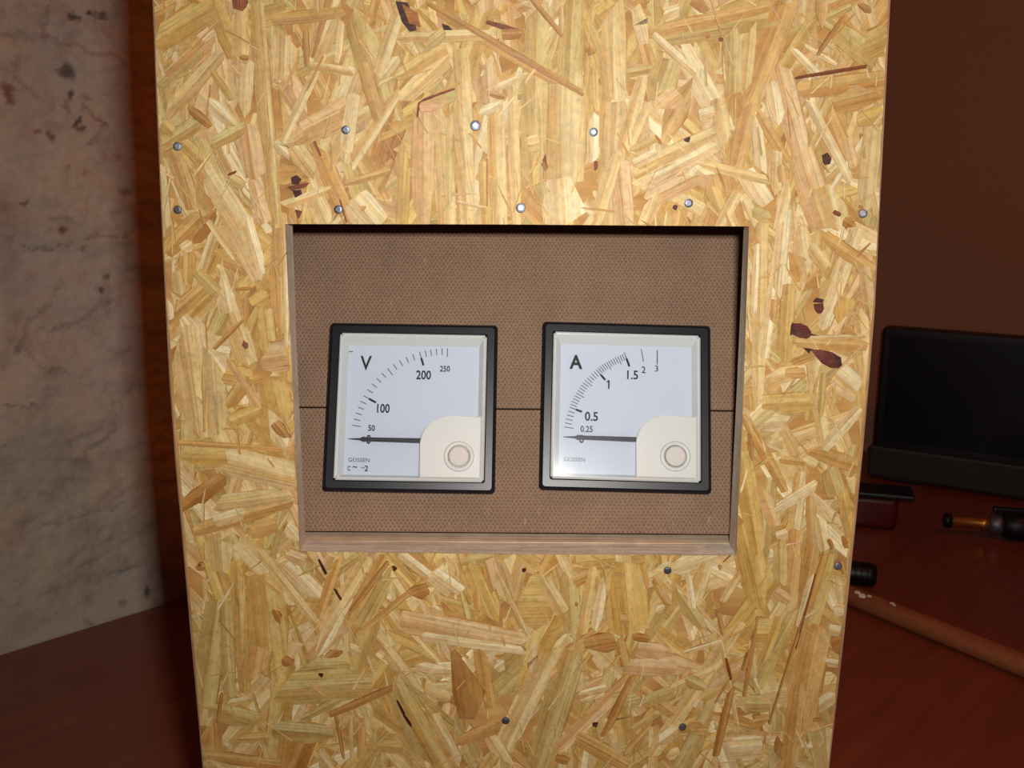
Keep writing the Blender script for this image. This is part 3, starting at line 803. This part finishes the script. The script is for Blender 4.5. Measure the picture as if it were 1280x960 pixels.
def make_meter(corners, prints, label, pivot, needle):
    c3 = [on_plate(*p, off=.0055) for p in corners]           # frame corners on the slope: tl, tr, br, bl
    cx = sum(p[0] for p in c3) / 4; cz = sum(p[1] for p in c3) / 4
    ang = math.atan2(c3[1][1] - c3[0][1] + c3[2][1] - c3[3][1], c3[1][0] - c3[0][0] + c3[2][0] - c3[3][0])
    S = .0758
    k = S / .072                                              # the drawing below is in units of a 72 mm frame
    t = thing('panel_meter', label, 'meter', group=None)
    t.matrix_world = PM @ Matrix.Translation((cx, 0, cz)) @ Matrix.Rotation(-ang, 4, 'Y') @ Matrix.Scale(k, 4)
    mm = .001
    # bezel: a raised black square ring
    bm = bmesh.new()
    loops = [(rsquare(.0358, .0018), 0), (rsquare(.036, .0018), -.0012), (rsquare(.036, .0018), -.0036), (rsquare(.0352, .0015), -.0048), (rsquare(.0346, .0013), -.0051),
             (rsquare(.0318, .0012), -.0051), (rsquare(.0314, .0012), -.0047), (rsquare(.0314, .0012), 0)]
    vs_ = [[bm.verts.new((x, y, z)) for x, z in lp] for lp, y in loops]
    for a, b in zip(vs_, vs_[1:] + vs_[:1]):
        for i in range(len(a)): bm.faces.new((a[i], a[(i + 1) % len(a)], b[(i + 1) % len(b)], b[i]))
    link('bezel', from_bm(bm), M_BEZEL, t)
    # white rim with sloping inner walls
    def rim_loop(l, r, b, tp):
        return [(r, tp), (l, tp), (l, b), (r, b)]
    bm = bmesh.new()
    lps = [(rim_loop(-.0313, .0313, -.0313, .0313), -.0002), (rim_loop(-.0313, .0313, -.0313, .0313), -.0052), (rim_loop(-.0308, .0308, -.0308, .0308), -.0056),
           (rim_loop(-.0300, .0300, -.0300, .0300), -.0052), (rim_loop(-.0279, .0282, -.0288, .0268), -.0018), (rim_loop(-.0279, .0282, -.0288, .0268), -.0002)]
    vs_ = [[bm.verts.new((x, y, z)) for x, z in lp] for lp, y in lps]
    for a, b in zip(vs_, vs_[1:] + vs_[:1]):
        for i in range(4): bm.faces.new((a[i], a[(i + 1) % 4], b[(i + 1) % 4], b[i]))
    bmesh.ops.bevel(bm, geom=[e for e in bm.edges if abs(e.verts[0].co.y - e.verts[1].co.y) > .0001 and min(e.verts[0].co.y, e.verts[1].co.y) < -.003 and max(abs(e.verts[0].co.x), abs(e.verts[1].co.x)) > .0305], offset=.0008, segments=2, affect='EDGES')
    link('rim', from_bm(bm), M_WHITE, t)
    dial = link('dial', box(-.0279, .0282, -.0017, -.0004, -.0288, .0268), M_DIAL, t)
    # corner block over the movement, with rounded inner corner
    bl_, tp_, rr = .0043, -.0037, .0115
    poly = [(.0299, tp_), (.0299, -.0299), (bl_, -.0299)]
    for i in range(9):
        a = R(180 - 90 * i / 8); poly.append((bl_ + rr + rr * math.cos(a), tp_ - rr + rr * math.sin(a)))
    block = link('movement_cover', prism(poly[::-1], -.0055, -.0017, .0006), M_WHITE, t)
    # adjusting screw: recessed ring and round button
    sc = lathe([(.0064, .0000), (.0063, -.0003), (.0060, -.0005), (.0050, -.0005), (.0046, -.0002), (.0046, .0000)], 40, 'Y')
    o = link('screw_ring', sc, M_WHITE, t); o.location = (.0207, -.0055, -.0207)
    sc = lathe([(.0043, 0), (.0043, -.0005), (.0040, -.0009), (.0034, -.0010), (.0015, -.0010), (.0004, -.0010)], 36, 'Y')
    o = link('adjusting_screw', sc, M_SCREW, t); o.location = (.0207, -.0055, -.0207)
    # clear cover over the dial window
    pp = [(-.0303, .0303), (-.0303, -.0303), (bl_ - .0002, -.0303)]
    for i in range(9):
        a = R(180 - 90 * i / 8); pp.append((bl_ - .0002 + (rr) + (rr) * math.cos(a), tp_ + .0002 - rr + rr * math.sin(a)))
    pp += [(.0303, tp_ + .0002), (.0303, .0303)]
    link('clear_cover', prism(pp, -.0061, -.0057), M_PANE, t)
    # pointer on its pivot
    q = on_plate(*pivot, off=.0018)
    ca_, sa2 = math.cos(ang), math.sin(ang)
    PX, PZ = ((q[0] - cx) * ca_ + (q[1] - cz) * sa2) / k, (-(q[0] - cx) * sa2 + (q[1] - cz) * ca_) / k
    bm = bmesh.new()
    out = [(bl_ + .003, .00105), (-.0185, .00085), (-.0200, .0011), (-.0213, .00045), (-.0262, .00012), (-.0262, -.00012), (-.0213, -.00045), (-.0200, -.0011), (-.0185, -.00085), (bl_ + .003, -.00105)]
    o = link('pointer', prism([(x, z) for x, z in out], -.0006, 0), M_POINTER, t); q = on_plate(*needle, off=.0030)
    o.location = (0, -.0026, (-(q[0] - cx) * sa2 + (q[1] - cz) * ca_) / k)
    o.rotation_euler = (0, R(.6), 0)
    # printed scale
    tk, bold, texts = prints
    def tick_mesh(lst):
        bm = bmesh.new()
        for ang_, r0, r1, w in lst:
            ca, sa_ = -math.cos(R(ang_)), math.sin(R(ang_))
            pts = []
            for rr_, ss in ((r0, -1), (r1, -1), (r1, 1), (r0, 1)):
                pts.append(bm.verts.new((PX + ca * rr_ - sa_ * ss * w / 2, -.00176, PZ + sa_ * rr_ + ca * ss * w / 2 * 1)))
            bm.faces.new(pts)
        return from_bm(bm)
    link('scale_ticks', tick_mesh(tk), M_GREYINK, dial)
    link('bold_ticks', tick_mesh(bold), M_INK, dial)
    # text positions are read off the photograph (zoomed by 4)
    ca_, sa2 = math.cos(ang), math.sin(ang)
    for body, px, py, hh, ww, bo, ink in texts:
        q = on_plate(px, py, off=.0018)
        dx, dz = q[0] - cx, q[1] - cz
        lx, lz = (dx * ca_ + dz * sa2) / k, (-dx * sa2 + dz * ca_) / k
        o = link('printed_text', text_mesh(body, hh * mm, None if ww is None else ww * mm, bo), ink, dial)
        o.location = (lx, -.00178, lz)
    return t

def lin(a0, a1, n): return [a0 + (a1 - a0) * i / n for i in range(n + 1)]
tkV = []
for i, a in enumerate(lin(8.7, 28, 5) + lin(28, 72.6, 10)[1:] + lin(72.6, 90, 5)[1:]):
    long_ = i in (0, 5, 10, 15, 20)
    tkV.append((a, .0362 if long_ else .0371, .0399, .00036))
boldV = [(28, .0338, .0372, .0009), (72.6, .0338, .0372, .0009)]
x4 = lambda x, y, ox, oy: (ox + x / 4, oy + y / 4)
TV = [('V', 390 + 270 / 4, 390 + 255 / 4, 6.2, 4.9, .015, M_INK), ('100', 390 + 357 / 4, 390 + 482 / 4, 4.0, 5.4, .022, M_INK), ('200', 390 + 558 / 4, 390 + 315 / 4, 4.0, 6.4, .022, M_INK),
      ('250', 390 + 665 / 4, 390 + 284 / 4, 2.6, 4.3, .02, M_INK), ('50', 390 + 298 / 4, 390 + 580 / 4, 2.6, 2.9, .022, M_INK), ('0', 390 + 283 / 4, 390 + 637 / 4, 4.0, 2.0, .022, M_INK),
      ('GOSSEN', 390 + 235 / 4, 390 + 740 / 4, 1.7, 8.9, .0, M_INK), ('C', 390 + 185 / 4, 390 + 782 / 4, 2.1, 1.2, .02, M_INK), ('~', 390 + 215 / 4, 390 + 775 / 4, .8, 1.9, .01, M_INK),
      ('2', 390 + 272 / 4, 390 + 782 / 4, 2.4, 1.5, .02, M_INK), ('~', 390 + 255 / 4, 390 + 779 / 4, .6, 1.6, .0, M_GREYINK), ('-', 390 + 195 / 4, 390 + 198 / 4, .4, 1.8, .0, M_GREYINK)]
tkA = []
def seg(a0, a1, n, mid=5):
    for i in range(n + 1):
        lg = (i % mid == 0)
        tkA.append((a0 + (a1 - a0) * i / n, 0.0356 if lg else .0366, .0395, .00034))
seg(6.5, 19.3, 5); seg(19.3, 48.6, 15, 5); seg(48.6, 69.2, 13, 5)
tkA = [q for q in tkA]
tkA += [(69.2, .0345, .0400, .00034), (80, .0340, .0398, .00036), (90, .0325, .0388, .00045)]
boldA = [(19.3, .0338, .0366, .0009), (48.6, .0335, .0366, .0009), (69.2, .0335, .0372, .0009)]
TA = [('A', 660 + 240 / 4, 390 + 250 / 4, 6.2, 5.6, .03, M_INK), ('0.5', 660 + 317 / 4, 390 + 522 / 4, 4.0, 5.6, .022, M_INK), ('0.25', 660 + 293 / 4, 390 + 585 / 4, 2.7, 5.2, .015, M_INK),
      ('0', 660 + 268 / 4, 390 + 635 / 4, 3.6, 2.0, .022, M_INK), ('1', 660 + 404 / 4, 390 + 363 / 4, 3.8, None, .015, M_INK), ('1.5', 660 + 523 / 4, 390 + 315 / 4, 3.9, 4.7, .02, M_INK),
      ('2', 660 + 578 / 4, 390 + 289 / 4, 2.9, 1.7, .01, M_INK), ('3', 660 + 643 / 4, 390 + 283 / 4, 2.6, 1.4, .01, M_INK), ('GOSSEN', 660 + 232 / 4, 390 + 737 / 4, 1.7, 8.9, .0, M_GREYINK)]  # maker's print in paler ink: the wash-out by glare is put into its colour
make_meter([(412.5, 402.5), (622.5, 405), (618, 618), (402, 613.7)], (tkV, boldV, TV), 'square black framed voltmeter with a V on its white dial', (390 + 665 / 4, 390 + 644 / 4), (390 + 535 / 4, 390 + 643 / 4))
make_meter([(677.5, 400), (889.5, 406), (891, 618), (673.7, 612.5)], (tkA, boldA, TA), 'square black framed ammeter with an A on its white dial', (660 + 645 / 4, 390 + 640 / 4), (660 + 535 / 4, 390 + 637 / 4))

# ------------------------------------------------------------------ things on the table
# flat screen by the wall
AL = R(32)
tv = thing('flat_screen', 'black flat screen with a grey lower bar standing by the brown wall', 'screen', (.435, .761, 0))
tv.rotation_euler = (0, 0, -AL)
link('housing', box(0, .265, .004, .034, .030, .1845, .003), M_BLACK, tv)
link('screen', box(.010, .255, .0025, .006, .050, .176, .0008), M_SCREEN, tv)
link('lower_bar', box(-.004, .268, .000, .036, .004, .0415, .003), M_GREYP, tv)
for x in (.04, .225):
    link('foot', box(x - .02, x + .02, .002, .05, 0, .006, .002), M_BLACK, tv)

# dark red case with an overhanging black lid
p = on_table(1084, 661)
rc = thing('small_case', 'dark red plastic case with an overhanging black lid', 'case', (p.x, p.y, 0))
rc.rotation_euler = (0, 0, R(-16))
bm = bmesh.new(); bm_box(bm, -.036, .029, 0, .032, 0, .034, .006, 3)
for v in bm.verts:
    if v.co.z < .02: v.co.x = v.co.x * .96
link('body', from_bm(bm, smooth=True), M_RED, rc)
link('lid', box(-.040, .043, -.003, .036, .0342, .0395, .0018), M_BLACK, rc)

# hand tool: brass barrel, black collar and thick black handle
p = on_table(1232, 672)
tool = thing('hand_tool', 'hand tool with a brass barrel and thick black handle lying flat', 'tool', (p.x, p.y, 0))
tool.rotation_euler = (0, 0, R(-14))
o = link('barrel', lathe([(.003, -.034), (.0052, -.033), (.0055, -.006), (.0062, -.005), (.0062, .002)], 24, 'X'), M_BRASS, tool); o.location = (0, 0, .0150)
o = link('tip_collar', lathe([(.0052, -.041), (.0075, -.040), (.0075, -.034), (.005, -.0335)], 24, 'X'), M_BLACK, tool); o.location = (0, 0, .0150)
o = link('chuck', lathe([(.006, .0), (.010, .003), (.011, .010), (.010, .014)], 24, 'X'), M_DULL, tool); o.location = (0, 0, .0150)
o = link('handle', lathe([(.009, .012), (.0135, .016), (.0150, .030), (.0138, .050), (.0148, .085), (.0135, .105), (.008, .112)], 28, 'X'), M_BLACK, tool); o.location = (0, 0, .0150)
o = link('trigger_lever', box(.004, .044, -.004, .004, .0275, .0335, .002), M_BLACK, tool)

# round wooden rod across the table
a = on_table(1064, 757); b = on_table(1280, 846)
d = (b - a).normalized(); ln = .52; start = a - d * .07
rod = thing('wooden_rod', 'round orange brown wooden rod with white paint specks on the table', 'rod', (start.x, start.y, 0))
rod.rotation_euler = (0, 0, math.atan2(d.y, d.x))
rr = .0085
o = link('shaft', lathe([(rr * .8, 0), (rr, .0015), (rr, ln - .0015), (rr * .8, ln)], 28, 'X'), M_DOWEL, rod); o.location = (0, 0, rr)
for s_, an, sz in ((.078, 60, .0024), (.0835, 50, .003), (.089, 66, .0018), (.109, 80, .002), (.112, 72, .0012)):
    bm = bmesh.new(); bmesh.ops.create_icosphere(bm, subdivisions=1, radius=1)
    for v in bm.verts: v.co = Vector((v.co.x * sz * 1.3, v.co.y * sz * .8, v.co.z * .0003))
    o = link('paint_speck', from_bm(bm), M_SPECK, rod)
    o.location = (s_, -rr * math.cos(R(an)), rr + rr * math.sin(R(an))); o.rotation_euler = (R(90 - an), 0, 0)

# black rounded cap behind the rod
p = on_table(1074, 737)
kn = thing('black_cap', 'small black ribbed cap lying behind the wooden rod', 'cap', (p.x, p.y + .012, 0))
kn.rotation_euler = (0, 0, R(-20))
o = link('body', lathe([(.007, -.022), (.0098, -.020), (.0105, -.012), (.0105, .012), (.0095, .0165), (.006, .018)], 28, 'X'), M_BLACK, kn); o.location = (0, 0, .0105)
for i in range(5):
    o = link('rib', lathe([(.0100, -.0007), (.0108, -.0005), (.0108, .0005), (.0100, .0007)], 28, 'X'), M_BLACK, kn); o.location = (-.010 + i * .005, 0, .0108)
print('strands', len(placed), made)
